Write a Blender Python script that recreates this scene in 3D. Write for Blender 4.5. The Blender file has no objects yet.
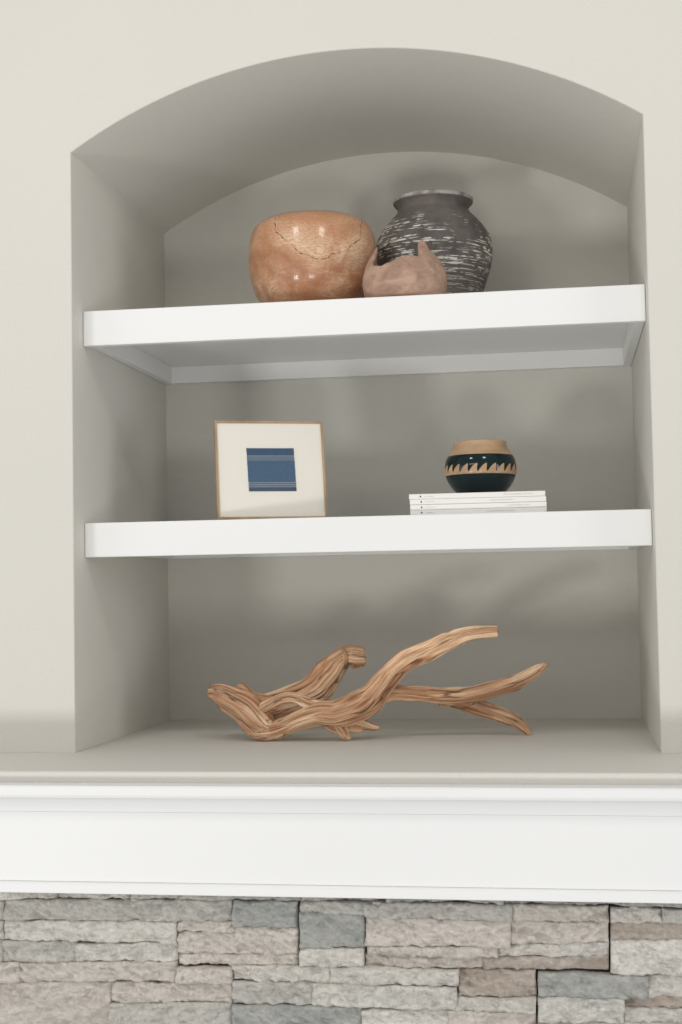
import bpy, bmesh, math, random
import numpy as np
from mathutils import Vector, Matrix, noise
PI = math.pi
C = bpy.context.scene.collection
W, D, Z1, AH = 1.1, 0.6606, 1.1695, 0.1638      # niche width, depth, spring height, arch rise (m)
LEDGE = -0.268                                   # front edge of the ledge below the niche

# ------------------------------------------------------------------ camera
CP = np.array([0.93697, -2.63957, 0.3099]); YAW, PITCH, ROLL, F = 0.15505, 0.05226, -0.0174, 1423.32543
def cam_axes():
    cy, sy, cp, sp = math.cos(YAW), math.sin(YAW), math.cos(PITCH), math.sin(PITCH)
    f = np.array([-sy*cp, cy*cp, sp]); r = np.array([cy, sy, 0.]); u = np.cross(r, f)
    cr, sr = math.cos(ROLL), math.sin(ROLL)
    return cr*r+sr*u, -sr*r+cr*u, f
RR, UU, FF = cam_axes()
def ray(u, v): return FF + RR*(u-341)/F + UU*(512-v)/F
def at(u, v, y):
    d = ray(u, v); return CP + d*(y-CP[1])/d[1]
def ppm(x, y, z): return F/float((np.array([x, y, z])-CP) @ FF)     # pixels per metre at a point
cam = bpy.data.cameras.new('camera'); co = bpy.data.objects.new('camera', cam); C.objects.link(co)
co.matrix_world = Matrix(((RR[0], UU[0], -FF[0], CP[0]), (RR[1], UU[1], -FF[1], CP[1]), (RR[2], UU[2], -FF[2], CP[2]), (0, 0, 0, 1)))
cam.sensor_fit = 'HORIZONTAL'; cam.sensor_width = 36; cam.lens = F*36/682; cam.clip_start = 0.05
bpy.context.scene.camera = co

# ------------------------------------------------------------------ helpers
def link(name, me, mat=None, parent=None, loc=None):
    o = bpy.data.objects.new(name, me); C.objects.link(o)
    if mat and me is not None: me.materials.append(mat)
    if parent: o.parent = parent
    if loc is not None: o.location = loc
    return o
def tag(o, label, cat, group=None):
    o['label'] = label; o['category'] = cat
    if group: o['group'] = group
    return o
def empty(name, loc, rotz=0):
    o = bpy.data.objects.new(name, None); C.objects.link(o); o.location = loc; o.rotation_euler = (0, 0, rotz); return o
def box_bm(bm, a, b):
    vs = [bm.verts.new((x, y, z)) for x in (a[0], b[0]) for y in (a[1], b[1]) for z in (a[2], b[2])]
    for f in ((0,1,3,2), (4,6,7,5), (0,4,5,1), (2,3,7,6), (0,2,6,4), (1,5,7,3)): bm.faces.new([vs[i] for i in f])
def to_mesh(bm, smooth=False):
    bmesh.ops.recalc_face_normals(bm, faces=bm.faces)
    me = bpy.data.meshes.new('m'); bm.to_mesh(me); bm.free()
    if smooth:
        for p in me.polygons: p.use_smooth = True
    return me
def box(name, a, b, mat, parent=None, bev=0.0015, seg=2):
    bm = bmesh.new(); box_bm(bm, a, b)
    if bev: bmesh.ops.bevel(bm, geom=list(bm.edges), offset=bev, segments=seg, affect='EDGES', profile=0.5)
    return link(name, to_mesh(bm), mat, parent)
def smooth_angle(me, deg=35):
    for p in me.polygons: p.use_smooth = True
    bm = bmesh.new(); bm.from_mesh(me)
    for e in bm.edges:
        if len(e.link_faces) == 2 and e.calc_face_angle(0) > math.radians(deg): e.smooth = False
    bm.to_mesh(me); bm.free()
def lathe_mesh(prof, n=96, top=None):
    """prof: (r,z) list bottom-outside -> rim -> inside bottom"""
    bm = bmesh.new(); rings = []
    for r, z in prof:
        if r < 1e-5: rings.append([bm.verts.new((0, 0, z))]); continue
        rings.append([bm.verts.new((r*math.cos(2*PI*k/n), r*math.sin(2*PI*k/n), z)) for k in range(n)])
    for a, b in zip(rings, rings[1:]):
        for k in range(n):
            k2 = (k+1) % n
            if len(a) == 1: bm.faces.new((a[0], b[k2], b[k]))
            elif len(b) == 1: bm.faces.new((a[k], a[k2], b[0]))
            else: bm.faces.new((a[k], a[k2], b[k2], b[k]))
    return to_mesh(bm, True)
def catmull(pts, n=8):
    pts = [tuple(p) for p in pts]; P = [pts[0]]+pts+[pts[-1]]; out = []
    for i in range(1, len(P)-2):
        for j in range(n):
            t = j/n
            out.append(tuple(0.5*((2*b)+(-a+c)*t+(2*a-5*b+4*c-d)*t*t+(-a+3*b-3*c+d)*t**3)
                             for a, b, c, d in zip(P[i-1], P[i], P[i+1], P[i+2])))
    out.append(P[-2]); return out

# ------------------------------------------------------------------ materials
class NT:
    def __init__(s, name, rough=0.5, spec=0.5, base=(0.8, 0.8, 0.8), coat=0):
        s.m = bpy.data.materials.new(name); s.m.use_nodes = True; s.t = s.m.node_tree; s.n = s.t.nodes
        s.b = s.n['Principled BSDF']; s.b.inputs['Base Color'].default_value = (*base, 1)
        s.b.inputs['Roughness'].default_value = rough; s.b.inputs['Specular IOR Level'].default_value = spec
        s.b.inputs['Coat Weight'].default_value = coat; s.b.inputs['Coat Roughness'].default_value = 0.06
        s.tc = s.n.new('ShaderNodeTexCoord').outputs['Object']
    def l(s, a, b): s.t.links.new(a, b)
    def map(s, scale=(1, 1, 1), src=None, loc=(0, 0, 0)):
        m = s.n.new('ShaderNodeMapping'); m.inputs['Scale'].default_value = scale; m.inputs['Location'].default_value = loc
        s.l(src or s.tc, m.inputs['Vector']); return m.outputs[0]
    def noise(s, scale, vec=None, detail=4, rough=0.5, dist=0):
        m = s.n.new('ShaderNodeTexNoise'); m.inputs['Scale'].default_value = scale; m.inputs['Detail'].default_value = detail
        m.inputs['Roughness'].default_value = rough; m.inputs['Distortion'].default_value = dist
        s.l(vec or s.tc, m.inputs['Vector']); return m.outputs['Fac']
    def ramp(s, fac, stops, interp='LINEAR'):
        m = s.n.new('ShaderNodeValToRGB'); m.color_ramp.interpolation = interp; e = m.color_ramp.elements
        while len(e) < len(stops): e.new(0.5)
        for k, (p, c) in zip(e, stops):
            k.position = p; k.color = (*c, 1) if isinstance(c, tuple) else (c, c, c, 1)
        s.l(fac, m.inputs[0]); return m.outputs[0]
    def mix(s, fac, a, b, mode='MIX'):
        m = s.n.new('ShaderNodeMix'); m.data_type = 'RGBA'; m.blend_type = mode
        for k, v in ((0, fac), (6, a), (7, b)):
            if hasattr(v, 'links'): s.l(v, m.inputs[k])
            elif isinstance(v, tuple): m.inputs[k].default_value = (*v, 1)
            else: m.inputs[k].default_value = v
        return m.outputs[2]
    def math(s, op, a, b=0.0):
        m = s.n.new('ShaderNodeMath'); m.operation = op
        for k, v in ((0, a), (1, b)):
            if hasattr(v, 'links'): s.l(v, m.inputs[k])
            else: m.inputs[k].default_value = v
        return m.outputs[0]
    def bump(s, h, strength=0.3, dist=0.001):
        m = s.n.new('ShaderNodeBump'); m.inputs['Strength'].default_value = strength; m.inputs['Distance'].default_value = dist
        s.l(h, m.inputs['Height'])
        prev = s.b.inputs['Normal'].links
        if prev: s.l(prev[0].from_socket, m.inputs['Normal'])
        s.l(m.outputs[0], s.b.inputs['Normal'])
    def col(s, c): s.l(c, s.b.inputs['Base Color'])

def paint(name, base, rough=0.55, bump=0.25):
    t = NT(name, rough, 0.3)
    n = t.noise(3, detail=2)
    t.col(t.mix(n, tuple(c*0.985 for c in base), tuple(min(1, c*1.015) for c in base)))
    t.bump(t.noise(260, detail=2), bump, 0.0008)
    return t.m
M_WALL = paint('greige_wall_paint', (0.68, 0.66, 0.605), 0.6, 0.9)
M_WHITE = paint('white_trim_paint', (0.85, 0.85, 0.84), 0.4, 0.04)
M_MANTEL = paint('white_mantel_paint', (0.85, 0.85, 0.84), 0.4, 0.04)

# ------------------------------------------------------------------ wall with arched niche
RA = ((W/2)**2+AH**2)/(2*AH); ZC = Z1+AH-RA
def arch_z(x): return ZC+math.sqrt(max(0, RA*RA-(x-W/2)**2))
def build_wall():
    bm = bmesh.new(); N = 72; V = bm.verts.new; Fc = bm.faces.new
    X0, X1, ZT = -1.6, 2.8, 1.9
    a0 = math.asin((W/2)/RA)
    xs = [W/2+RA*math.sin(-a0+2*a0*i/N) for i in range(N+1)]
    fr = [V((x, 0, arch_z(x))) for x in xs]; bk = [V((x, D, arch_z(x))) for x in xs]
    tp = [V((x, 0, ZT)) for x in xs]
    fl, frr = V((0, 0, 0)), V((W, 0, 0)); bl, br = V((0, D, 0)), V((W, D, 0))
    for i in range(N):
        Fc((fr[i], fr[i+1], tp[i+1], tp[i])); Fc((fr[i], bk[i], bk[i+1], fr[i+1]))
    Fc((fl, fr[0], bk[0], bl)); Fc((frr, br, bk[N], fr[N]))
    Fc([bl]+bk+[br])
    L = [V((X0, 0, z)) for z in (0, Z1, ZT)]; Rr = [V((X1, 0, z)) for z in (0, Z1, ZT)]
    Fc((L[0], fl, fr[0], L[1])); Fc((L[1], fr[0], tp[0], L[2]))
    Fc((frr, Rr[0], Rr[1], fr[N])); Fc((fr[N], Rr[1], Rr[2], tp[N]))
    # outer shell, so that the wall has its real thickness
    B = 0.78
    o = [V((x, B, z)) for x, z in ((X0, 0), (X1, 0), (X1, ZT), (X0, ZT))]
    Fc(o)
    Fc((L[0], L[1], L[2], o[3], o[0])); Fc((Rr[0], o[1], o[2], Rr[2], Rr[1])); Fc([L[2]]+tp+[Rr[2], o[2], o[3]])
    Fc((L[0], o[0], o[1], Rr[0], frr, br, bl, fl))
    bmesh.ops.recalc_face_normals(bm, faces=bm.faces)
    # soft plaster corners round the opening
    ed = []
    for e in bm.edges:
        ys = [v.co.y for v in e.verts]; xx = [v.co.x for v in e.verts]; zz = [v.co.z for v in e.verts]
        if all(abs(y) < 1e-6 for y in ys) and all(-1e-6 <= x <= W+1e-6 for x in xx) and len(e.link_faces) == 2 and e.calc_face_angle(0) > 0.5 and max(zz) < 1.5 and max(zz) > 0.01:
            ed.append(e)
    bmesh.ops.bevel(bm, geom=ed, offset=0.0035, segments=3, affect='EDGES', profile=0.5)
    me = to_mesh(bm); smooth_angle(me, 25)
    o = link('wall_back', me, M_WALL); o['kind'] = 'structure'; return o
build_wall()
bm = bmesh.new(); box_bm(bm, (-1.6, LEDGE, -0.175), (2.8, 0.78, -0.0002))
bmesh.ops.bevel(bm, geom=[e for e in bm.edges if all(v.co.y < 0 and v.co.z > -0.1 for v in e.verts)], offset=0.005, segments=4, affect='EDGES', profile=0.5)
me = to_mesh(bm); smooth_angle(me, 30); o = link('trim_1', me, M_WALL); o['kind'] = 'structure'

# ------------------------------------------------------------------ shelves
def shelf(ztop, zbot, zclb, label):
    g = 0.0008; yf = 0.0619; t = empty('built_in_shelf', (W/2, yf, zbot))
    def part(name, a, b, bev=0.0012):
        o = box(name, a, b, M_WHITE, None, bev); o.parent = t; o.matrix_parent_inverse = Matrix.Translation(-t.location); return o
    zp = ztop-0.025
    part('fascia_board', (g, yf, zbot), (W-g, yf+0.019, ztop), 0.0018)
    part('shelf_panel', (g, yf+0.019, zp), (W-g, D-g, ztop))
    part('back_cleat', (g, D-0.020, zclb), (W-g, D-g, zp))
    part('side_cleat', (g, yf+0.0192, zclb), (0.020, D-0.0202, zp))
    part('side_cleat', (W-0.020, yf+0.0192, zclb), (W-g, D-0.0202, zp))
    tag(t, label, 'shelf'); return t
shelf(0.8668, 0.7968, 0.8015, 'white painted upper shelf carrying the wooden bowl and clay vases')
shelf(0.4439, 0.3759, 0.3825, 'white painted lower shelf carrying the framed textile and the magazines')

# ------------------------------------------------------------------ mantel
def mantel():
    t = empty('mantel_shelf', (0.55, LEDGE, -0.2)); X0, X1 = -1.6, 2.8
    def prof(name, pts, bev=0):
        bm = bmesh.new(); a = [bm.verts.new((X0, y, z)) for y, z in pts]; b = [bm.verts.new((X1, y, z)) for y, z in pts]
        n = len(pts)
        for i in range(n): bm.faces.new((a[i], a[(i+1) % n], b[(i+1) % n], b[i]))
        bm.faces.new(a); bm.faces.new(b[::-1])
        if bev: bmesh.ops.bevel(bm, geom=[e for e in bm.edges if abs(e.verts[0].co.x-e.verts[1].co.x) > 1], offset=bev, segments=2, affect='EDGES')
        me = to_mesh(bm); smooth_angle(me, 25)
        o = link(name, me, M_MANTEL, t); o.matrix_parent_inverse = Matrix.Translation(-t.location); return o
    y0 = LEDGE-0.0005
    prof('top_board', [(y0, -0.0195), (y0-0.040, -0.0195), (y0-0.040, -0.037), (y0, -0.037)], 0.0015)
    cove = [(y0, -0.0372), (y0-0.036, -0.0372)]
    for i in range(9):
        a = i/8*PI/2; cove.append((y0-0.036+0.018*math.sin(a), -0.040-0.026*(1-math.cos(a))))
    cove += [(y0, -0.066)]
    prof('cove_moulding', cove)
    prof('frieze_board', [(y0, -0.0662), (y0-0.016, -0.0662), (y0-0.016, -0.1845), (y0, -0.1845)], 0.0008)
    prof('lower_bead', [(y0, -0.1847), (y0-0.018, -0.1847), (y0-0.022, -0.187), (y0-0.0225, -0.2035), (y0, -0.2035)], 0.0012)
    tag(t, 'long white painted fireplace mantel above the stacked stone', 'mantel')
mantel()

# ------------------------------------------------------------------ stacked stone veneer
def stone_mat():
    t = NT('stacked_stone', 0.85, 0.25)
    at_ = t.n.new('ShaderNodeAttribute'); at_.attribute_name = 'Col'
    v = t.map((1, 1, 2.2))
    n1 = t.noise(14, v, 6, 0.6, 0.6)
    c = t.mix(t.ramp(n1, [(0.38, 0.0), (0.66, 1.0)]), at_.outputs['Color'], t.mix(0.55, at_.outputs['Color'], (0.80, 0.75, 0.68)))
    n2 = t.noise(34, t.map((1, 1, 1.9), loc=(3, 1, 2)), 8, 0.7, 1.2)
    c = t.mix(t.math('MULTIPLY', t.ramp(n2, [(0.50, 0.0), (0.60, 1.0)]), 0.42), c, (0.34, 0.315, 0.28))
    n3 = t.noise(300, detail=3)
    c = t.mix(t.math('MULTIPLY', t.ramp(n3, [(0.5, 0.0), (0.8, 1.0)]), 0.25), c, (0.3, 0.28, 0.26))
    t.col(c)
    t.bump(t.noise(60, v, 8, 0.72, 0.5), 0.9, 0.009); t.bump(t.noise(350, detail=4), 0.5, 0.001)
    return t.m
PAL = {'L': (0.76, 0.73, 0.67), 'P': (0.73, 0.67, 0.605), 'G': (0.60, 0.585, 0.54), 'K': (0.43, 0.45, 0.43), 'B': (0.52, 0.43, 0.36), 'W': (0.80, 0.78, 0.72)}
SY = -0.262
ST = [  # x0,x1, top-left, top-right, bottom-left, bottom-right (image px of the stone's face), kind
 (-30,54,886,887,899.5,899.8,'L'),(54.5,129,887,888,899.8,899,'L'),(129.5,178,888,888,898.6,898,'G'),(178.5,299,888,890,900,901,'G'),(299.5,386,888,892,902,902,'G'),
 (386.5,432,890,892,902.5,903,'K'),(432.5,503,890,894,901.5,902.5,'G'),(503.5,575,892,896,904,905.5,'K'),(575.5,712,892,898,904.5,907,'K'),
 (-40,2,901,901,920,921,'G'),(3,231.5,901,901,921,921,'G'),(-40,2,922,922,940,940,'P'),(3,175.5,922,922,941,943,'L'),(-40,2,941,941,962,962,'G'),
 (3,74,942,943,962,962,'G'),(74.5,175.5,945,944,962,962,'L'),
 (177,233,921.5,922,932.5,933,'P'),(177,237,933.5,934,954.5,955,'P'),(177,297,955.5,956,966,965.5,'P'),
 (-40,19,962.5,962.5,982,982.5,'P'),(19.5,175,963,963,982.5,982,'P'),(176,231,968.5,969,983,984,'P'),
 (-60,109,983,983,1032,1032,'P'),(110,232,984.5,984,1003.5,1003,'P'),(109.5,231.5,1004.5,1004,1032,1032,'G'),
 (232,297,901.5,902,927,928,'K'),(234,297.5,928.5,928.5,955.5,956,'P'),
 (299.5,410,902.5,903,912.5,915,'G'),(299.5,364,912.5,913,947.5,948,'K'),(299.5,364,948.5,949,966,968,'L'),
 (364.5,512,903.5,904,916.5,921.5,'G'),(410.5,609,904,908,904.5,909,'G'),(512.5,609,905.5,908,921.5,923.5,'P'),
 (365.5,510,917,921.5,945.5,947,'P'),(510.5,609,922,924,946,942,'P'),(367,497,947,947.5,955,957,'P'),(497.5,609,947,943,957,957,'L'),
 (364.5,481.5,956,958,969,968,'P'),(482.5,609,958,957.5,970.5,972,'B'),
 (232.5,330,966.5,967,981,982,'L'),(330.5,458,967,970,983,986,'L'),
 (232.5,312,982,983,1004,1006,'G'),(312.5,456,983.5,987,1006,1011,'W'),(232,361,1005.5,1008,1032,1032,'K'),(361.5,449,1011,1012,1033,1033,'L'),
 (458.5,536,971,972.5,997,998.5,'B'),(456.5,536,998.5,999,1011,1012,'L'),(449.5,536,1012,1013,1033,1033,'P'),
 (537.5,648,974.5,977,997,998,'K'),(648.5,720,977.5,979,997,998,'L'),(537.5,623.5,998.5,998,1022.5,1023,'W'),(624.5,720,997.5,998,1009,1010,'B'),
 (624.5,720,1010,1011,1023,1024,'L'),(537.5,720,1023.5,1024,1036,1036,'P'),
 (610.5,662,909,910,923.5,923.5,'L'),(662.5,720,910,910.5,923.5,924,'G'),(610.5,720,924,924.5,940,941,'B'),(610.5,720,940.5,942,975.5,977,'W'),
]
def build_stone():
    bm = bmesh.new(); cl = bm.loops.layers.float_color.new('Col'); rng = random.Random(5)
    def stone(c4, kind, d0):
        """c4: TL,TR,BL,BR as (x,z)"""
        TL, TR, BL, BR = [np.array(c) for c in c4]
        w = abs(TR[0]-TL[0]); h = abs(TL[1]-BL[1])
        nx = max(4, int(w/0.0027)); nz = max(4, int(h/0.0022)); s = rng.uniform(0, 50)
        sg = rng.choice((-1, 1)); base = np.array(PAL[kind])*1.1*rng.uniform(0.95, 1.05)
        tx, tz = rng.uniform(-0.010, 0.010), rng.uniform(-0.12, 0.12)
        g = []
        for j in range(nz+1):
            row = []
            for i in range(nx+1):
                a, b = i/nx, j/nz
                p = (TL*(1-a)+TR*a)*(1-b)+(BL*(1-a)+BR*a)*b
                x, z = p; q = Vector((x*1.0, s, z*1.0))
                ew = 0.0014                                   # ragged outline
                if i in (0, nx): x += noise.noise(q*50)*ew
                if j in (0, nz): z += (1.4*noise.noise(q*28)+0.7*noise.noise(q*110))*ew
                e = min(a*w, (1-a)*w, b*h, (1-b)*h); rnd = 0.0045*(1-min(1, e/0.004))**2
                big = noise.noise(Vector((x*14+s, z*34, s)))*0.010
                ax = x*30+z*34*sg+s; cl_ = abs(noise.noise(Vector((ax, z*24, s+9))))*0.016+abs(noise.noise(Vector((x*75+z*60*sg, z*95, s+4))))*0.008
                v = noise.voronoi(Vector((x*40+s, z*60+x*20, s)))[0]
                fac = (v[1]-v[0])*0.006
                fine = noise.fractal(Vector((x*120, z*150, s)), 0.7, 2.1, 5)*0.0034
                y = SY-d0+rnd+big+cl_-fac+fine+tx*(a-0.5)+tz*(b-0.5)*h
                row.append(bm.verts.new((x, min(y, SY+0.02), z)))
            g.append(row)
        fs = []
        for j in range(nz):
            for i in range(nx): fs.append(bm.faces.new((g[j][i], g[j+1][i], g[j+1][i+1], g[j][i+1])))
        rim = g[0]+[r[-1] for r in g[1:-1]]+g[-1][::-1]+[r[0] for r in g[1:-1]][::-1]
        bk = [bm.verts.new((v.co.x, SY+0.045, v.co.z)) for v in rim]
        for k in range(len(rim)):
            k2 = (k+1) % len(rim); fs.append(bm.faces.new((rim[k], rim[k2], bk[k2], bk[k])))
        fs.append(bm.faces.new(bk[::-1]))
        for f in fs:
            f.smooth = True
            for l in f.loops: l[cl] = (*base, 1)
    def P(u, v): q = at(u, v, SY); return (q[0], q[2])
    joint = {231.5, 232, 297, 297.5, 299.5, 364, 609, 610.5, 536, 537.5}
    for x0, x1, a, b, c, d, k in ST:
        if b >= d or c-a < 1: continue
        g0, g1 = (0.1 if x0 in joint else -0.7), (0.1 if x1 in joint else -0.7)
        stone((P(x0+g0, a-0.5), P(x1-g1, b-0.5), P(x0+g0, c+0.5), P(x1-g1, d+0.5)), k, rng.uniform(-0.004, 0.010) if k != 'B' else -0.004)
    # the veneer carries on beyond the picture's edges
    xa, xb = P(-40, 960)[0]+0.002, P(718, 960)[0]+0.012
    for lo, hi in ((-0.62, xa-0.035), (xb, 1.75)):
        z = -0.19
        while z > -0.47:
            h = rng.choice((0.018, 0.028, 0.034, 0.045)); x = lo
            while x < hi-0.01:
                w = rng.uniform(0.10, 0.24); x2 = min(hi, x+w)
                stone(((x, z), (x2-0.001, z), (x, z-h+0.001), (x2-0.001, z-h+0.001)), rng.choice('LPPGWKB'), rng.uniform(-0.006, 0.008)); x = x2
            z -= h
    me = to_mesh(bm)
    for p in me.polygons: p.use_smooth = True
    o = link('wall_stone', me, stone_mat()); o['kind'] = 'structure'
    b = box('wall_lower', (-0.62, SY+0.03, -0.50), (1.75, SY+0.2, -0.18), NT('mortar_backing', 0.95, 0.1, (0.07, 0.065, 0.06)).m, None, 0); b['kind'] = 'structure'
build_stone()

# ------------------------------------------------------------------ pottery on the top shelf
def zpx(u, v, y): return at(u, v, y)[2]
def profile(cu, y, zb, rows):
    """rows (v, half width px), top to bottom, silhouette at the axis depth; returns centre x and (r, z) bottom-up"""
    out = []
    for v, hw in rows:
        p = at(cu, v, y); out.append((hw/ppm(*p), p[2]-zb))
    cx = at(cu, rows[len(rows)//2][0], y)[0]
    return cx, out[::-1]

def bowl_mat():
    t = NT('polished_burl_wood', 0.3, 0.4, coat=0.25)
    w = t.noise(5, t.map((1, 1, 1.7)), 5, 0.55, 1.2)
    wv = t.n.new('ShaderNodeTexWave'); wv.wave_type = 'BANDS'; wv.bands_direction = 'Z'
    wv.inputs['Scale'].default_value = 26; wv.inputs['Distortion'].default_value = 16; wv.inputs['Detail'].default_value = 5; wv.inputs['Detail Scale'].default_value = 1.3
    t.l(t.map((1, 1, 1.6), loc=(.3, .2, .1)), wv.inputs['Vector'])
    c = t.ramp(w, [(0.34, (0.38, 0.17, 0.08)), (0.43, (0.55, 0.31, 0.18)), (0.52, (0.70, 0.47, 0.30)), (0.63, (0.80, 0.62, 0.43))])
    c = t.mix(t.math('MULTIPLY', t.ramp(wv.outputs['Fac'], [(0.0, 1.0), (0.6, 0.0)]), 0.42), c, (0.45, 0.21, 0.10))
    # rust-red burl towards the foot and rim, as the wood itself is stained
    sx = t.n.new('ShaderNodeSeparateXYZ'); t.l(t.tc, sx.inputs[0])
    n = t.math('MULTIPLY', t.noise(9, detail=4), 0.09)
    zz = t.math('ADD', sx.outputs[2], n)
    foot = t.ramp(t.math('MULTIPLY', zz, 5.0), [(0.66, 1.0), (0.84, 0.0)])
    foot = t.math('MULTIPLY', foot, t.ramp(t.noise(28, detail=5, dist=1), [(0.35, 0.35), (0.6, 1.0)]))
    c = t.mix(t.math('MULTIPLY', foot, 0.8), c, (0.36, 0.15, 0.07))
    top = t.ramp(t.math('MULTIPLY', zz, 5.0), [(0.84, 0.0), (1.0, 1.0)])
    c = t.mix(t.math('MULTIPLY', top, 0.6), c, (0.50, 0.25, 0.13))
    t.col(t.mix(t.math('MULTIPLY', t.ramp(t.noise(160, t.map((1, 1, 3)), 4), [(0.5, 0.0), (0.62, 1.0)]), 0.4), c, (0.32, 0.13, 0.06)))
    t.bump(t.noise(60, detail=3), 0.08, 0.001)
    return t.m
ZS = 0.8668
def make_bowl():
    y = 0.26
    cx, pr = profile(312.8, y, ZS, [(224, 50), (226.5, 54.5), (231, 58.8), (239, 62), (250, 63.6), (261, 64.2), (273, 63.2), (285, 60.8), (296, 57), (306, 50), (312, 42)])
    pr = [(0, 0.0005), (pr[0][0]*0.8, 0.0005)]+[(r, max(z, 0.003)) for r, z in pr]
    outer = catmull([(r, z) for r, z in pr[1:]], 6)
    rt, zt = outer[-1]
    inner = [(rt-0.003, zt+0.0022), (rt-0.006, zt)]+[(max(r-0.009, 0.001), z) for r, z in outer[::-1][2:-6]]
    full = [(0, 0.0005)]+outer+inner; full += [(0, full[-1][1])]
    o = link('wooden_bowl', lathe_mesh(full, 128), bowl_mat(), None, (cx, y, ZS))
    tag(o, 'round polished wooden bowl with reddish grain and a jagged crack', 'bowl')
    rs = np.array(outer)
    def hit(u, v):
        d = ray(u, v); d = d/np.linalg.norm(d); P0 = CP-np.array([cx, y, ZS])
        t = 2.0
        while t < 3.6:
            q = P0+d*t; r = math.hypot(q[0], q[1])
            if 0 < q[2] < zt and r <= np.interp(q[2], rs[:, 1], rs[:, 0]): return Vector(q), Vector((q[0], q[1], 0.15*r)).normalized()
            t += 0.0005
        return None
    rng = random.Random(3)
    def crack(pts, bm, w0):
        P = []
        for (a, b), (c, d) in zip(pts, pts[1:]):
            n = max(2, int(math.hypot(c-a, d-b)/1.6))
            for k in range(n): P.append((a+(c-a)*k/n+rng.uniform(-.55, .55), b+(d-b)*k/n+rng.uniform(-.55, .55)))
        P.append(pts[-1]); H = [h for h in (hit(*p) for p in P) if h]
        prev = None
        for i, (q, nn) in enumerate(H):
            q2 = H[min(i+1, len(H)-1)][0]; q1 = H[max(i-1, 0)][0]; s = (q2-q1).cross(nn)
            if s.length < 1e-9: continue
            s.normalize(); w = w0*(0.5+rng.random()*0.7)
            ring = [bm.verts.new(q+s*w), bm.verts.new(q+nn*0.0004), bm.verts.new(q-s*w), bm.verts.new(q-nn*0.0008)]
            if prev:
                for k in range(4): bm.faces.new((prev[k], prev[(k+1) % 4], ring[(k+1) % 4], ring[k]))
            prev = ring
    z = lambda L: [(240+a/4.547, 200+b/4.547) for a, b in L]
    bm = bmesh.new()
    crack(z([(160, 78), (158, 140), (205, 180), (248, 215), (275, 242), (310, 250), (350, 272)]), bm, 0.0010)
    crack(z([(553, 100), (545, 180), (505, 205), (490, 228), (450, 240), (420, 243), (398, 265), (350, 268)]), bm, 0.0009)
    link('crack', to_mesh(bm), NT('dark_crack', 0.9, 0.1, (0.045, 0.02, 0.012)).m, o)['label'] = 'thin dark jagged crack'
make_bowl()

def vase_mat():
    t = NT('weathered_dark_clay', 0.7, 0.35)
    c = t.ramp(t.noise(14, detail=6, rough=0.65), [(0.3, (0.085, 0.075, 0.07)), (0.6, (0.18, 0.16, 0.15)), (0.75, (0.25, 0.225, 0.21))])
    st = t.noise(1, t.map((13, 13, 300)), 3, 0.55)
    st2 = t.noise(1, t.map((60, 60, 160), loc=(5, 2, 1)), 2, 0.5)
    ms = t.noise(9, t.map((1, 1, 1), loc=(1.1, 0.2, 3.3)), 3, 0.6)
    sx = t.n.new('ShaderNodeSeparateXYZ'); t.l(t.tc, sx.inputs[0])
    zm = t.ramp(t.math('MULTIPLY', sx.outputs[2], 3.3), [(0.72, 1.0), (0.78, 0.0)])   # streaks stop at the shoulder
    zl = t.ramp(t.math('MULTIPLY', sx.outputs[2], 3.3), [(0.30, 0.5), (0.42, 1.0)])
    m = t.math('MULTIPLY', t.ramp(st, [(0.515, 0.0), (0.55, 1.0)]), t.ramp(st2, [(0.42, 0.0), (0.5, 1.0)]))
    m = t.math('MULTIPLY', t.math('MULTIPLY', m, t.ramp(ms, [(0.38, 0.0), (0.46, 1.0)])), t.math('MULTIPLY', zm, zl))
    c = t.mix(t.math('MULTIPLY', m, 0.95), c, (0.80, 0.80, 0.73))
    rim = t.ramp(t.math('MULTIPLY', sx.outputs[2], 3.3), [(0.896, 0.0), (0.902, 1.0)])
    rim = t.math('MULTIPLY', rim, t.ramp(t.noise(40, detail=4), [(0.35, 0.3), (0.5, 1.0)]))
    c = t.mix(t.math('MULTIPLY', rim, 0.8), c, (0.55, 0.53, 0.49))
    t.col(c); t.bump(st, 0.5, 0.002); t.bump(t.noise(120, detail=5), 0.4, 0.0015)
    return t.m
def make_vase():
    y = 0.42
    cx, pr = profile(433.8, y, ZS, [(201, 40), (204, 39.6), (207, 37), (211, 35.2), (216, 38), (222, 44), (231, 51.5), (240, 56.2), (248, 57.7), (258, 57.6), (270, 55.8), (282, 52.4), (294, 48.2), (308, 42.5), (322, 37.5)])
    o_ = [(r, max(z, 0.002)) for r, z in pr]
    outer = catmull([(o_[0][0]-0.002, 0.0005)]+o_, 5)
    rt, zt = outer[-1]
    full = [(0, 0.0005)]+outer+[(rt-0.003, zt+0.0025), (rt-0.009, zt+0.001), (rt-0.016, zt-0.012), (rt-0.018, zt-0.02)]
    full += [(max(r-0.009, 0.01), z) for r, z in outer[::-1][18:-4:3]]; full += [(0, full[-1][1])]
    print('vase rim z*3.3', zt*3.3, 'neck', (zt-0.02)*3.3)
    o = link('clay_vase', lathe_mesh(full, 112), vase_mat(), None, (cx, y, ZS))
    tag(o, 'large dark grey clay vase with flared rim and chalky white streaks', 'vase')
    for v in o.data.vertices:                         # hand thrown unevenness
        n = noise.noise(v.co*14)*0.0016+noise.noise(Vector((v.co.x*6, v.co.y*6, v.co.z*150)))*0.0007
        r = math.hypot(v.co.x, v.co.y)
        if r > 0.01: v.co.x *= 1+n/r; v.co.y *= 1+n/r
make_vase()

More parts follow.
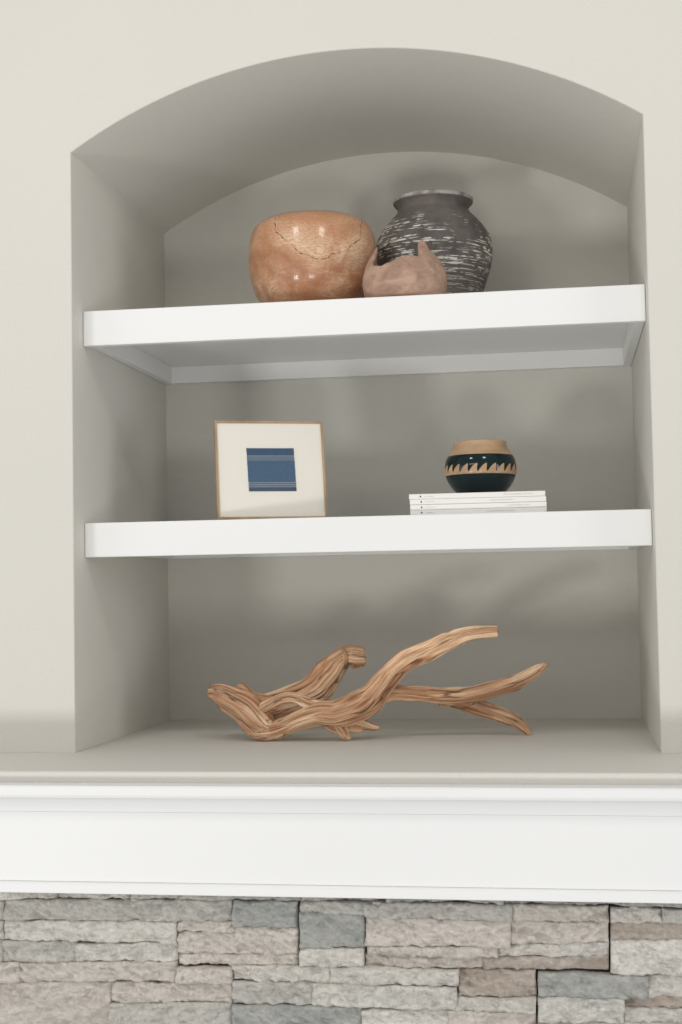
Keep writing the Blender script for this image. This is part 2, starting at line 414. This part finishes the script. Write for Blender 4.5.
def make_broken_pot():
    y = 0.157; cx = at(404.5, 275, y)[0]; k = 1/ppm(cx, y, 0.93)
    def rad(z):        # body profile, metres
        P = [(0, 28), (0.004, 35), (0.012, 38.2), (0.024, 41), (0.042, 42.6), (0.058, 42), (0.075, 39), (0.088, 36), (0.105, 31), (0.13, 26)]
        return float(np.interp(z, [a for a, b in P], [b for a, b in P]))*k
    # rim height (m above shelf) round the pot; -90 deg faces the viewer
    zz = lambda v: zpx(404.5, v, y-0.07)-ZS
    K = [(-182, 256), (-170, 252), (-160, 242), (-152, 240), (-145, 247), (-140, 259), (-130, 263), (-118, 265), (-108, 262), (-97, 260), (-86, 255.5), (-78, 255.5), (-70, 257), (-64, 258), (-61, 256), (-58, 246), (-54, 239), (-44, 236.5), (-38, 238), (-31, 246), (-18, 254), (0, 260), (30, 261), (60, 257), (90, 262), (120, 258), (150, 261), (178, 256)]
    KA = [a for a, _ in K]; KZ = [zz(v) for _, v in K]
    n, m = 240, 30; th = 0.0055; bm = bmesh.new()
    O, I = [], []
    for i in range(n):
        a = -180+360*i/n; H = float(np.interp(a, KA, KZ))+noise.noise(Vector((a*.11, 0, 1)))*0.0016
        ca, sa = math.cos(math.radians(a)), math.sin(math.radians(a)); co_, ci_ = [], []
        for j in range(m+1):
            z = H*(j/m)
            r = rad(z)+noise.fractal(Vector((ca*2.2, sa*2.2, z*30)), 0.9, 2, 4)*0.0011
            t = th*(1.0 if j < m-2 else (0.85, 0.6, 0.25)[j-(m-2)])
            co_.append(bm.verts.new((r*ca, r*sa, max(z, 0.0005))))
            zi = max(z, 0.006)-(0.0 if j < m else 0.0005); ri = rad(zi)-t*(1.4 if j < m-2 else 1)
            ci_.append(bm.verts.new((ri*ca, ri*sa, zi)))
        O.append(co_); I.append(ci_)
    for i in range(n):
        i2 = (i+1) % n
        for j in range(m):
            bm.faces.new((O[i][j], O[i2][j], O[i2][j+1], O[i][j+1])); bm.faces.new((I[i][j], I[i][j+1], I[i2][j+1], I[i2][j]))
        bm.faces.new((O[i][m], O[i2][m], I[i2][m], I[i][m]))
    bm.faces.new([O[i][0] for i in range(n)]); bm.faces.new([I[i][0] for i in range(n)])
    t = NT('unglazed_pink_clay', 0.9, 0.15)
    c = t.ramp(t.noise(22, t.map((1, 1, 2.0)), 6, 0.65, 0.8), [(0.3, (0.31, 0.19, 0.135)), (0.55, (0.47, 0.31, 0.235)), (0.75, (0.58, 0.41, 0.32))])
    t.col(c); t.bump(t.noise(90, t.map((1, 1, 1.8)), 6, 0.7, 0.8), 0.6, 0.003)
    o = link('clay_pot', to_mesh(bm, True), t.m, None, (cx, y, ZS))
    tag(o, 'small unglazed pinkish clay pot with a ragged broken-looking rim', 'pot')
make_broken_pot()

# ------------------------------------------------------------------ framed textile
def make_frame():
    bx, yaw, lean, w, h = 0.2597, 0.3555, 0.2, 0.2223, 0.2054; ZF = 0.4439
    t = empty('picture_frame', (bx, 0.11, ZF+0.0004+0.018*math.sin(lean)), 0); t.rotation_euler = (-lean, 0, yaw)
    oak = NT('light_oak', 0.45, 0.4)
    oak.col(oak.ramp(oak.noise(30, oak.map((1, 1, .3)), 5, 0.6, 0.5), [(0.3, (0.31, 0.205, 0.11)), (0.7, (0.48, 0.34, 0.19))])); f = 0.0042; dp = 0.018
    bm = bmesh.new()
    O = [(0, 0), (w, 0), (w, h), (0, h)]; I = [(f, f), (w-f, f), (w-f, h-f), (f, h-f)]
    R = []
    for (y, L) in ((-0.0, O), (-0.0, I), (dp, I), (dp, O)): R.append([bm.verts.new((x, y, z)) for x, z in L])
    for a in range(4):
        A, B = R[a], R[(a+1) % 4]
        for k in range(4): bm.faces.new((A[k], A[(k+1) % 4], B[(k+1) % 4], B[k]))
    bmesh.ops.bevel(bm, geom=list(bm.edges), offset=0.0005, segments=1, affect='EDGES')
    link('frame_moulding', to_mesh(bm), oak.m, t)['label'] = 'thin light oak frame'
    mat_ = NT('cream_mat_board', 0.8, 0.2); mat_.col(mat_.mix(mat_.noise(60), (0.83, 0.795, 0.71), (0.85, 0.815, 0.735)))
    mb = box('mat_board', (f-0.0008, 0.004, f-0.0008), (w-f+0.0008, 0.007, h-f+0.0008), mat_.m, t, 0)
    # textile square
    x0, x1, z0, z1 = 0.0640, 0.1610, 0.0575, 0.1480
    bm = bmesh.new(); n = 40; rng = random.Random(2); g = []
    for j in range(n+1):
        row = []
        for i in range(n+1):
            x = x0+(x1-x0)*i/n+(0.0004*rng.uniform(-1, 1) if i in (0, n) else 0); z = z0+(z1-z0)*j/n
            x += 0.002*(0.5-j/n)*1.0
            row.append(bm.verts.new((x, 0.0032+0.0003*noise.noise(Vector((x*90, 0, z*90))), z)))
        g.append(row)
    for j in range(n):
        for i in range(n): bm.faces.new((g[j][i], g[j][i+1], g[j+1][i+1], g[j+1][i]))
    bmesh.ops.solidify(bm, geom=list(bm.faces), thickness=0.0006)
    fb = NT('indigo_cloth', 0.95, 0.1)
    sx = fb.n.new('ShaderNodeSeparateXYZ'); fb.l(fb.tc, sx.inputs[0])
    u = fb.math('MULTIPLY', fb.math('SUBTRACT', sx.outputs[2], z0), 1/(z1-z0))
    blue, lt, dk = (0.13, 0.25, 0.41), (0.46, 0.53, 0.60), (0.085, 0.18, 0.32)
    c = fb.ramp(u, [(0.0, (0.12, 0.18, 0.27)), (0.09, lt), (0.115, blue), (0.135, lt), (0.165, blue), (0.185, lt), (0.21, blue), (0.70, blue), (0.705, (0.29, 0.38, 0.47)),
                    (0.80, (0.29, 0.38, 0.47)), (0.815, lt), (0.83, dk)], 'CONSTANT')
    wv = fb.noise(1, fb.map((900, 1, 120)), 2); wz = fb.noise(1, fb.map((120, 1, 900)), 2)
    c = fb.mix(fb.math('MULTIPLY', fb.ramp(wv, [(0.4, 0.0), (0.7, 1.0)]), 0.25), c, (0.28, 0.36, 0.46))
    c = fb.mix(fb.math('MULTIPLY', fb.ramp(wz, [(0.4, 0.0), (0.7, 1.0)]), 0.25), c, (0.05, 0.09, 0.17))
    fb.col(c); fb.bump(fb.math('ADD', wv, wz), 0.3, 0.0004)
    link('textile_square', to_mesh(bm), fb.m, t)['label'] = 'blue woven cloth square with pale stripes'
    gl = bpy.data.materials.new('picture_glass'); gl.use_nodes = True; nt = gl.node_tree; nt.nodes.clear()
    ou = nt.nodes.new('ShaderNodeOutputMaterial'); mx = nt.nodes.new('ShaderNodeMixShader'); tr = nt.nodes.new('ShaderNodeBsdfTransparent')
    gs = nt.nodes.new('ShaderNodeBsdfGlossy'); gs.inputs['Roughness'].default_value = 0.02; lw = nt.nodes.new('ShaderNodeLayerWeight'); lw.inputs['Blend'].default_value = 0.5
    pw = nt.nodes.new('ShaderNodeMath'); pw.operation = 'POWER'; pw.inputs[1].default_value = 5; nt.links.new(lw.outputs['Facing'], pw.inputs[0])
    fr = nt.nodes.new('ShaderNodeMath'); fr.operation = 'MULTIPLY_ADD'; fr.inputs[1].default_value = 0.9; fr.inputs[2].default_value = 0.025; nt.links.new(pw.outputs[0], fr.inputs[0])
    nt.links.new(fr.outputs[0], mx.inputs[0]); nt.links.new(tr.outputs[0], mx.inputs[1]); nt.links.new(gs.outputs[0], mx.inputs[2]); nt.links.new(mx.outputs[0], ou.inputs[0])
    box('glass_pane', (f-0.0008, 0.0012, f-0.0008), (w-f+0.0008, 0.0024, h-f+0.0008), gl, t, 0)
    bb = NT('backing_board', 0.9, 0.1, (0.10, 0.08, 0.06)).m
    box('backing_board', (f, 0.0075, f), (w-f, 0.0175, h-f), bb, t, 0.0005)
    # easel leg: from the back of the frame to the shelf
    bm = bmesh.new(); ca, sa = math.cos(lean), math.sin(lean)
    def loc(yw, zw): return (yw*ca-zw*sa, yw*sa+zw*ca)      # world (behind, up) -> frame's tilted axes
    def tl(y, z): return y*ca+z*sa, -y*sa+z*ca
    hy, hz = 0.0185, 0.15
    fy, fz = loc(tl(hy, hz)[0]+0.060, 0.0012-0.018*math.sin(lean))
    d = Vector((0, fy-hy, fz-hz)).normalized(); nrm = Vector((0, -d.z, d.y))
    for s0 in ((hy, hz, 0.016), (fy, fz, 0.024)): pass
    A = [Vector((w/2+sx_*hw, py, pz))+nrm*q for (py, pz, hw) in ((hy, hz, 0.014), (fy, fz, 0.022)) for sx_ in (-1, 1) for q in (0, 0.0025)]
    vs = [bm.verts.new(a) for a in A]
    for fc in ((0, 1, 3, 2), (4, 6, 7, 5), (0, 4, 5, 1), (2, 3, 7, 6), (0, 2, 6, 4), (1, 5, 7, 3)): bm.faces.new([vs[i] for i in fc])
    link('easel_leg', to_mesh(bm), bb, t)
    tag(t, 'thin oak picture frame with a small blue textile on cream mat', 'picture')
make_frame()

# ------------------------------------------------------------------ magazines and glazed pot
def text_marks(bm, x, z, y, ln, h, rng):
    """tiny strokes, as illegible as in the photograph"""
    e = x+ln
    while x < e:
        if rng.random() < 0.16: x += h*0.6; continue
        w = h*rng.uniform(0.35, 0.6)
        for q in ((0, w*0.25, 0, h), (w*0.25, w, rng.choice((0, h*.4, h*.75)), None)):
            a, b, c, d_ = q; d_ = d_ if d_ else c+h*0.25
            vs = [bm.verts.new((x+p, y+s, z+r)) for s in (0, 0.0003) for p, r in ((a, c), (b, c), (b, d_), (a, d_))]
            bm.faces.new(vs[:4]); bm.faces.new(vs[4:][::-1])
            for k in range(4): bm.faces.new((vs[k], vs[k+4], vs[(k+1) % 4+4], vs[(k+1) % 4]))
        x += w+h*0.22
def make_magazines():
    cov = paint('white_magazine_cover', (0.84, 0.825, 0.79), 0.5, 0.05)
    pg = NT('paper_pages', 0.9, 0.1); pg.col(pg.mix(pg.noise(1, pg.map((1, 1, 1500)), 1), (0.62, 0.6, 0.55), (0.8, 0.78, 0.73)))
    ink = NT('dark_ink', 0.8, 0.2, (0.08, 0.075, 0.07)).m; ink2 = NT('grey_ink', 0.8, 0.2, (0.42, 0.37, 0.32)).m
    T = 0.0105; L = 0.2612; DP = 0.19; Z = 0.4444
    xs = [0.6446, 0.6446, 0.6441, 0.6426]; lab = ['lowest of the four white magazines, lying directly on the shelf', 'second white magazine up from the shelf in the stack of four',
        'third white magazine up, just under the topmost one', 'topmost white magazine, carrying the dark glazed pot']
    for i in range(4):
        t = empty('magazine', (xs[i], 0.0995+0.0012*(i % 2), Z+i*T), 0.001*(i-1))
        th = T-0.0003
        bm = bmesh.new()      # wrap cover: flat spine and two boards
        pr = [(DP, th), (0.0012, th), (0.0004, th-0.0004), (0, th-0.0014), (0, 0.0014), (0.0004, 0.0004), (0.0012, 0), (DP, 0), (DP, 0.0006), (0.0022, 0.0006), (0.0022, th-0.0006), (DP, th-0.0006)]
        a = [bm.verts.new((0, y, z)) for y, z in pr]; b = [bm.verts.new((L, y, z)) for y, z in pr]; n = len(pr)
        for k in range(n): bm.faces.new((a[k], a[(k+1) % n], b[(k+1) % n], b[k]))
        bm.faces.new(a); bm.faces.new(b[::-1])
        link('cover', to_mesh(bm), cov, t)
        box('pages', (0.001, 0.0024, 0.0007), (L-0.001, DP-0.001, th-0.0007), pg.m, t, 0)
        rng = random.Random(10+i); bm = bmesh.new()
        cx = 0.0222; c = [bm.verts.new((cx+0.0017*math.cos(q*PI/3), -0.0002, th/2+0.0019*math.sin(q*PI/3))) for q in range(6)]
        c2 = [bm.verts.new((v.co.x, 0.0002, v.co.z)) for v in c]; bm.faces.new(c); bm.faces.new(c2[::-1])
        for q in range(6): bm.faces.new((c[q], c2[q], c2[(q+1) % 6], c[(q+1) % 6]))
        link('spine_emblem', to_mesh(bm), ink, t)['label'] = 'tiny dark emblem on the spine'
        bm = bmesh.new(); text_marks(bm, 0.030, th/2-0.0008, -0.0002, 0.018, 0.0014, rng)
        link('spine_lettering', to_mesh(bm), ink2, t)['label'] = 'short faint grey line of lettering at the left of the spine'; bm = bmesh.new()
        a, b = ((0.148, 0.052), (0.186, 0.043), (0.155, 0.045), (0.182, 0.056))[i]
        text_marks(bm, a, th/2-0.0010, -0.0002, b, 0.0021, rng)
        link('spine_lettering', to_mesh(bm), ink2, t)['label'] = 'faint small grey title lettering at the right of the spine'
        tag(t, lab[i], 'magazine', 'stack of white magazines')
    return Z+4*T
ZM = make_magazines()
def make_glazed_pot():
    y = 0.200; zb = ZM-0.0002
    cx, pr = profile(480.3, y, zb, [(443, 26.2), (446.5, 26.6), (449, 27.8), (452, 29.6), (453.8, 30.6), (456, 32.3), (460, 34.4), (465, 35.6), (470, 35.9), (475, 35.3), (481, 33.2), (487, 29.8), (491.5, 26)])
    pr = [p for p in pr if p[1] > 0.004]
    full_o = catmull([(pr[0][0]*0.86, 0.0003)]+pr, 6)
    zg = at(480.3, 456.5, y)[2]-zb
    body = [p for p in full_o if p[1] <= zg+0.0003]; neck = [p for p in full_o if p[1] > zg-0.0006]
    teal = NT('dark_teal_glaze', 0.09, 0.4)
    teal.col(teal.ramp(teal.noise(12, detail=4, dist=1), [(0.3, (0.0, 0.006, 0.007)), (0.6, (0.001, 0.014, 0.015)), (0.78, (0.004, 0.03, 0.05))]))
    tan = NT('bare_tan_clay', 0.45, 0.45, coat=0.15)
    tan.col(tan.ramp(tan.noise(25, tan.map((1, 1, 3)), 5), [(0.3, (0.38, 0.235, 0.13)), (0.7, (0.52, 0.35, 0.21))])); tan.bump(tan.noise(1, tan.map((20, 20, 500)), 2), 0.2, 0.0006)
    root = empty('glazed_pot', (cx, y, zb+0.0003))
    link('glazed_body', lathe_mesh([(0, 0.0003)]+body, 96), teal.m, root)['label'] = 'glossy dark teal glazed body'
    rt, zt = neck[-1]
    nk = neck+[(rt-0.0005, zt+0.0015), (rt-0.003, zt+0.002), (rt-0.005, zt+0.0005)]+[(r-0.0055, z) for r, z in full_o[::-1][1:-8:2]]
    nk += [(0, nk[-1][1])]
    link('clay_neck', lathe_mesh(nk, 96), tan.m, root)['label'] = 'bare tan clay neck and rim'
    RZ = np.array(full_o)
    def surf(th, z): r = float(np.interp(z, RZ[:, 1], RZ[:, 0]))+0.0006; return (r*math.cos(th), r*math.sin(th), z)
    z0, z1, zp = [at(480.3, v, y-0.07)[2]-zb for v in (473.4, 471.0, 462.8)]
    bm = bmesh.new(); NF, K = 24, 14
    hs = []
    for i in range(NF*K):
        a = (i % K)/K                          # wave: long convex rise, curled crest, quick fall
        if a < 0.70: s = math.sin(a/0.70*PI/2)**0.85
        else: s = max(0, 1-((a-0.70)/0.20))**1.6 if a < 0.9 else 0
        hs.append(s)
    fw = 2*PI/NF; cols = []
    for i in range(NF*K):
        th = 2*PI*i/(NF*K)-PI/2; top = z1+(zp-z1)*hs[i]
        col = []
        for j in range(7):
            z = z0+(top-z0)*j/6; lean_ = fw*0.22*max(0, (z-z1)/(zp-z1))**1.3
            col.append(bm.verts.new(surf(th+lean_, z)))
        cols.append(col)
    for i in range(len(cols)):
        A, B = cols[i], cols[(i+1) % len(cols)]
        for j in range(6): bm.faces.new((A[j], B[j], B[j+1], A[j+1]))
    me = to_mesh(bm, True); o = link('wave_band', me, tan.m, root); o['label'] = 'tan band of wave crests around the body'
    s = o.modifiers.new('s', 'SOLIDIFY'); s.thickness = 0.0008; s.offset = -1
    tag(root, 'squat dark teal glazed pot with tan rim and wave band', 'pot')
make_glazed_pot()

# ------------------------------------------------------------------ driftwood
def make_driftwood():
    # branches: (u, v, depth y, half width px) along each limb
    BR = [
     ('lobe', 6, 0.3, [(210, 692, .24, 5.5), (222, 695, .225, 11), (234, 701, .215, 14), (248, 710, .205, 16), (260, 722, .205, 15), (272, 730, .205, 9), (284, 730, .20, 7)]),
     ('lobetop', 4, 0.2, [(219, 688, .25, 4), (230, 692, .25, 7), (243, 701, .24, 8.5), (258, 703, .23, 10), (274, 704, .23, 9)]),
     ('upper', 6, 0.5, [(244, 706, .23, 10), (260, 704, .24, 10), (280, 698, .245, 10), (300, 693, .25, 12), (315, 686, .265, 15), (327, 674, .28, 16), (337, 662, .29, 12.5), (346, 656, .30, 11), (354, 656, .305, 11.5), (361, 657, .31, 11), (365, 657.5, .312, 8.5)]),
     ('backing', 4, 0.2, [(256, 716, .235, 8), (270, 713, .235, 9), (286, 710, .235, 9), (302, 706, .235, 8)]),
     ('web', 4, 0.3, [(296, 702, .24, 8), (312, 697, .25, 10), (324, 690, .265, 10), (334, 678, .28, 8), (341, 667, .29, 5)]),
     ('base', 6, 0.4, [(252, 731, .205, 8), (262, 731.5, .20, 9.5), (274, 730, .20, 9), (288, 725, .195, 9), (302, 719, .19, 11), (320, 714, .19, 13), (338, 714, .195, 14), (356, 708, .20, 16), (370, 699, .205, 15), (381, 687, .21, 12.5), (390, 675, .215, 11), (402, 664, .22, 10.5), (418, 655, .22, 10), (434, 648, .22, 9.5), (450, 640, .22, 8.5), (464, 635, .22, 7.6), (480, 632, .22, 6.5), (498, 631, .22, 6.2)]),
     ('ridge', 4, 0.2, [(256, 712, .195, 5), (268, 705, .19, 5.5), (282, 698, .185, 5.5), (296, 698, .185, 5.5), (310, 704, .185, 6), (328, 707, .19, 6), (346, 702, .195, 7), (362, 697, .20, 8), (374, 688, .205, 7), (384, 676, .21, 5)]),
     ('foot', 5, 0.2, [(318, 716, .20, 8), (328, 720, .20, 9.5), (338, 726, .20, 9), (344, 733, .20, 6.5), (349, 739, .203, 2.6)]),
     ('foot_spur', 3, 0.2, [(350, 722, .21, 9), (362, 724, .215, 6.5), (372, 727, .22, 4), (379, 728, .225, 2)]),
     ('foot_spur', 3, 0.2, [(342, 726, .205, 7), (354, 730, .21, 4.5), (363, 731, .212, 2)]),
     ('right', 5, 0.35, [(376, 700, .225, 10), (392, 694, .24, 8.5), (410, 694, .25, 8.5), (428, 696, .26, 9), (446, 697, .265, 9.5), (462, 697, .27, 9.5), (478, 694, .27, 9), (494, 690, .27, 9), (510, 685, .27, 8.5), (526, 678, .27, 7.5), (538, 671, .27, 5.5), (547, 664, .27, 2.4)]),
     ('prong', 4, 0.3, [(440, 699, .265, 6), (458, 702, .275, 7), (474, 706, .285, 8), (490, 711, .295, 8), (505, 716, .30, 7.5), (517, 722, .308, 6.2), (526, 729, .312, 4.5), (531, 735, .3135, 2)]),
     ('stub', 3, 0.1, [(239, 685, .285, 3.4), (244, 688.5, .28, 4.6), (250, 694, .27, 4.6), (257, 702, .25, 4)]),
     ('twig', 2, 0, [(280, 730, .21, 3), (286, 733, .205, 2.6), (289, 733, .20, 1.8)]),
     ('curl', 2, 0, [(341.5, 648, .285, 1.4), (344, 653, .274, 1.6), (345.5, 659, .272, 1.6), (343, 664, .275, 1.5)]),
     ('knot', 3, 0, [(350, 659, .288, 6), (357, 660, .288, 6.5), (364, 660, .295, 6)]),
    ]
    bm = bmesh.new(); lines = []; rng = random.Random(11)
    for bi, (nm, ns, tw, pts) in enumerate(BR):
        P = []
        for u, v, y, hw in pts:
            q = at(u, v, y); P.append((q[0], q[1], q[2], hw/ppm(*q)))
        P = catmull(P, 6); arr = np.array(P)
        lines.append((bi, arr))
        cs = [Vector(p[:3]) for p in P]; rad_ = [max(p[3], 0.0012) for p in P]
        def tube(off, rs_, cap=True):
            prev = None; m = 10
            for i, c in enumerate(cs):
                t = (cs[min(i+1, len(cs)-1)]-cs[max(i-1, 0)]).normalized()
                sd = t.cross(Vector((0, 1, 0)));
                if sd.length < 1e-3: sd = Vector((1, 0, 0))
                sd.normalize(); up = sd.cross(t)
                o_ = off(i); cc = c+sd*o_[0]+up*o_[1]; r = rs_(i)
                ring = [bm.verts.new(cc+(sd*math.cos(a)+up*math.sin(a))*r) for a in [2*PI*k/m for k in range(m)]]
                if prev:
                    for k in range(m): bm.faces.new((prev[k], prev[(k+1) % m], ring[(k+1) % m], ring[k]))
                else: bm.faces.new(ring[::-1])
                prev = ring
            bm.faces.new(prev)
        tube(lambda i: (0, 0), lambda i: rad_[i]*(0.74 if ns > 2 else 1))
        if ns > 2:
            for s in range(ns):
                ph = 2*PI*s/ns+rng.uniform(-.25, .25); L = len(cs); w = rng.uniform(0.36, 0.5); tt = tw*rng.choice((1, 1.3))
                ex = rng.uniform(-0.03, 0.05)
                tube(lambda i: (rad_[i]*(0.60+ex)*math.cos(ph+tt*i/L*2.2), rad_[i]*(0.60+ex)*math.sin(ph+tt*i/L*2.2)), lambda i: rad_[i]*w*(1+0.12*math.sin(i*0.5+s)))
    me = to_mesh(bm); tmp = link('tmp', me)
    md = tmp.modifiers.new('r', 'REMESH'); md.mode = 'VOXEL'; md.voxel_size = 0.0013; md.use_smooth_shade = True
    sm = tmp.modifiers.new('s', 'SMOOTH'); sm.iterations = 2; sm.factor = 0.5
    dg = bpy.context.evaluated_depsgraph_get(); me2 = bpy.data.meshes.new_from_object(tmp.evaluated_get(dg))
    bpy.data.objects.remove(tmp)
    n = len(me2.vertices); V = np.empty(n*3, np.float32); me2.vertices.foreach_get('co', V); V = V.reshape(-1, 3).astype(float)
    N = np.empty(n*3, np.float32); me2.vertices.foreach_get('normal', N); N = N.reshape(-1, 3)
    # grain coordinates: distance along the limb, and offset across it
    best = np.full(n, 1e9); G = np.zeros((n, 3)); 
    accw = np.zeros(n); 
    for bi, arr in lines:
        c = arr[:, :3]; r = arr[:, 3]; seg = np.linalg.norm(np.diff(c, axis=0), axis=1); s = np.concatenate([[0], np.cumsum(seg)])
        d = np.full(n, 1e9); idx = np.zeros(n, int); tt = np.zeros(n)
        for k in range(len(c)-1):
            e = c[k+1]-c[k]; t = np.clip(((V-c[k])@e)/(e@e), 0, 1); q = c[k]+t[:, None]*e; dd = np.linalg.norm(V-q, axis=1)-(r[k]*(1-t)+r[k+1]*t)
            m = dd < d; d[m] = dd[m]; idx[m] = k; tt[m] = t[m]
        m = d < best
        kk = idx[m]; t = tt[m][:, None]; q = c[kk]*(1-t)+c[kk+1]*t; T = c[kk+1]-c[kk]; T /= np.linalg.norm(T, axis=1)[:, None]
        Y = np.tile(np.array([0, 1., 0]), (m.sum(), 1)); S = np.cross(T, Y); S /= np.linalg.norm(S, axis=1)[:, None]; U = np.cross(S, T)
        off = V[m]-q; rr = (r[kk]*(1-t[:, 0])+r[kk+1]*t[:, 0])
        sc = 0.022/np.maximum(rr, 0.004)      # fibres narrow with the limb
        G[m, 0] = s[kk]+tt[m]*seg[kk]+bi*0.37; G[m, 1] = np.sum(off*S, axis=1)*sc**0.6; G[m, 2] = np.sum(off*U, axis=1)*sc**0.6+bi*0.1*0
        best[m] = d[m]
    # carve fibres
    disp = np.zeros(n)
    for i in range(n):
        g = G[i]
        a = noise.noise(Vector((g[0]*4, g[1]*95, g[2]*95))); b = noise.noise(Vector((g[0]*16+5, g[1]*230, g[2]*230)))
        k = noise.noise(Vector((g[0]*2.6+9, g[1]*62, g[2]*62)))
        disp[i] = a*0.0021+b*0.0013-0.0030*max(0, 1-abs(k)/0.09)
    V2 = V+N*disp[:, None]
    V2[:, 2] = np.maximum(V2[:, 2], 0.0006)
    me2.vertices.foreach_set('co', V2.astype(np.float32).ravel())
    at_ = me2.attributes.new('grain', 'FLOAT_VECTOR', 'POINT'); at_.data.foreach_set('vector', G.astype(np.float32).ravel())
    for p in me2.polygons: p.use_smooth = True
    me2.update()
    t = NT('weathered_driftwood', 0.65, 0.3)
    an = t.n.new('ShaderNodeAttribute'); an.attribute_name = 'grain'; g = an.outputs['Vector']
    n1 = t.noise(1, t.map((2.6, 85, 85), g), 4, 0.6, 0.3); n2 = t.noise(1, t.map((7, 330, 330), g), 4, 0.65)
    c = t.ramp(n1, [(0.32, (0.31, 0.125, 0.055)), (0.42, (0.56, 0.30, 0.165)), (0.51, (0.80, 0.52, 0.32)), (0.64, (0.93, 0.71, 0.49))])
    c = t.mix(t.math('MULTIPLY', t.ramp(n2, [(0.30, 1.0), (0.52, 0.0)]), 0.55), c, (0.30, 0.15, 0.085))
    c = t.mix(t.math('MULTIPLY', t.ramp(t.noise(9, detail=3), [(0.48, 0.0), (0.62, 1.0)]), 0.45), c, (0.52, 0.27, 0.16))
    cr = t.noise(1, t.map((2.6, 62, 62), g, (9, 0, 0)), 1, 0.4)
    c = t.mix(t.ramp(t.math('ABSOLUTE', t.math('SUBTRACT', cr, 0.5)), [(0.004, 0.75), (0.022, 0.0)]), c, (0.10, 0.045, 0.025))
    # right limb is browner wood
    sx = t.n.new('ShaderNodeSeparateXYZ'); t.l(t.tc, sx.inputs[0])
    t.col(c); t.bump(n2, 0.55, 0.0012); t.bump(n1, 0.4, 0.0018)
    me2.materials.clear()
    o = link('driftwood', me2, t.m)
    # origin at its base
    off = Vector((0.55, 0.22, 0)); me2.transform(Matrix.Translation(-off)); o.location = off
    tag(o, 'branching piece of weathered tan driftwood lying on the niche floor', 'driftwood')
make_driftwood()

# ------------------------------------------------------------------ light
def area(name, loc, target, size, power, color, sy=None):
    l = bpy.data.lights.new(name, 'AREA'); l.shape = 'RECTANGLE' if sy else 'SQUARE'; l.size = size
    if sy: l.size_y = sy
    l.energy = power; l.color = color
    o = bpy.data.objects.new(name, l); C.objects.link(o); o.location = loc
    o.rotation_euler = (Vector(target)-Vector(loc)).to_track_quat('-Z', 'Y').to_euler(); return o
LW = dict(W=0.34, F=0.60, G=0.38, R=0.72, L=0.30, C=1.6, A=1.0)
area('window_daylight', (-0.9, -4.7, 1.85), (0.5, 0, 0.7), 2.6, 50*LW['W'], (1.0, 0.98, 0.94), 0.4)
area('sunlit_floor_patch', (-1.9, -5.2, -1.35), (0.5, 0.3, 0.8), 0.75, 100*LW['F'], (1.0, 0.99, 0.95), 0.6)
area('sunlit_floor_patch', (1.2, -5.4, -1.35), (0.5, 0.3, 0.8), 1.0, 100*LW['G'], (1.0, 0.99, 0.95), 0.6)
area('window_daylight', (5.0, -1.9, 0.5), (0.3, 0.2, 0.4), 1.4, 50*LW['R'], (0.97, 0.985, 1.0), 1.6)
area('window_daylight', (-2.1, -1.5, 0.3), (0.3, 0.0, 0.4), 1.0, 20*LW['L'], (0.97, 0.985, 1.0), 1.6)
for x in (-0.2, 1.3): area('ceiling_downlight', (x, -1.45, 1.95), (x, -0.4, 0), 0.3, 4*LW['C'], (1.0, 0.94, 0.87))
w = bpy.data.worlds.new('room_daylight'); bpy.context.scene.world = w; w.use_nodes = True
bg = w.node_tree.nodes['Background']; bg.inputs[0].default_value = (0.98, 0.985, 1.0, 1); bg.inputs[1].default_value = 0.5*LW['A']

sc = bpy.context.scene
sc.view_settings.view_transform = 'Standard'; sc.view_settings.look = 'None'; sc.view_settings.gamma = 1
sc.view_settings.use_curve_mapping = False; sc.view_settings.exposure = -0.02
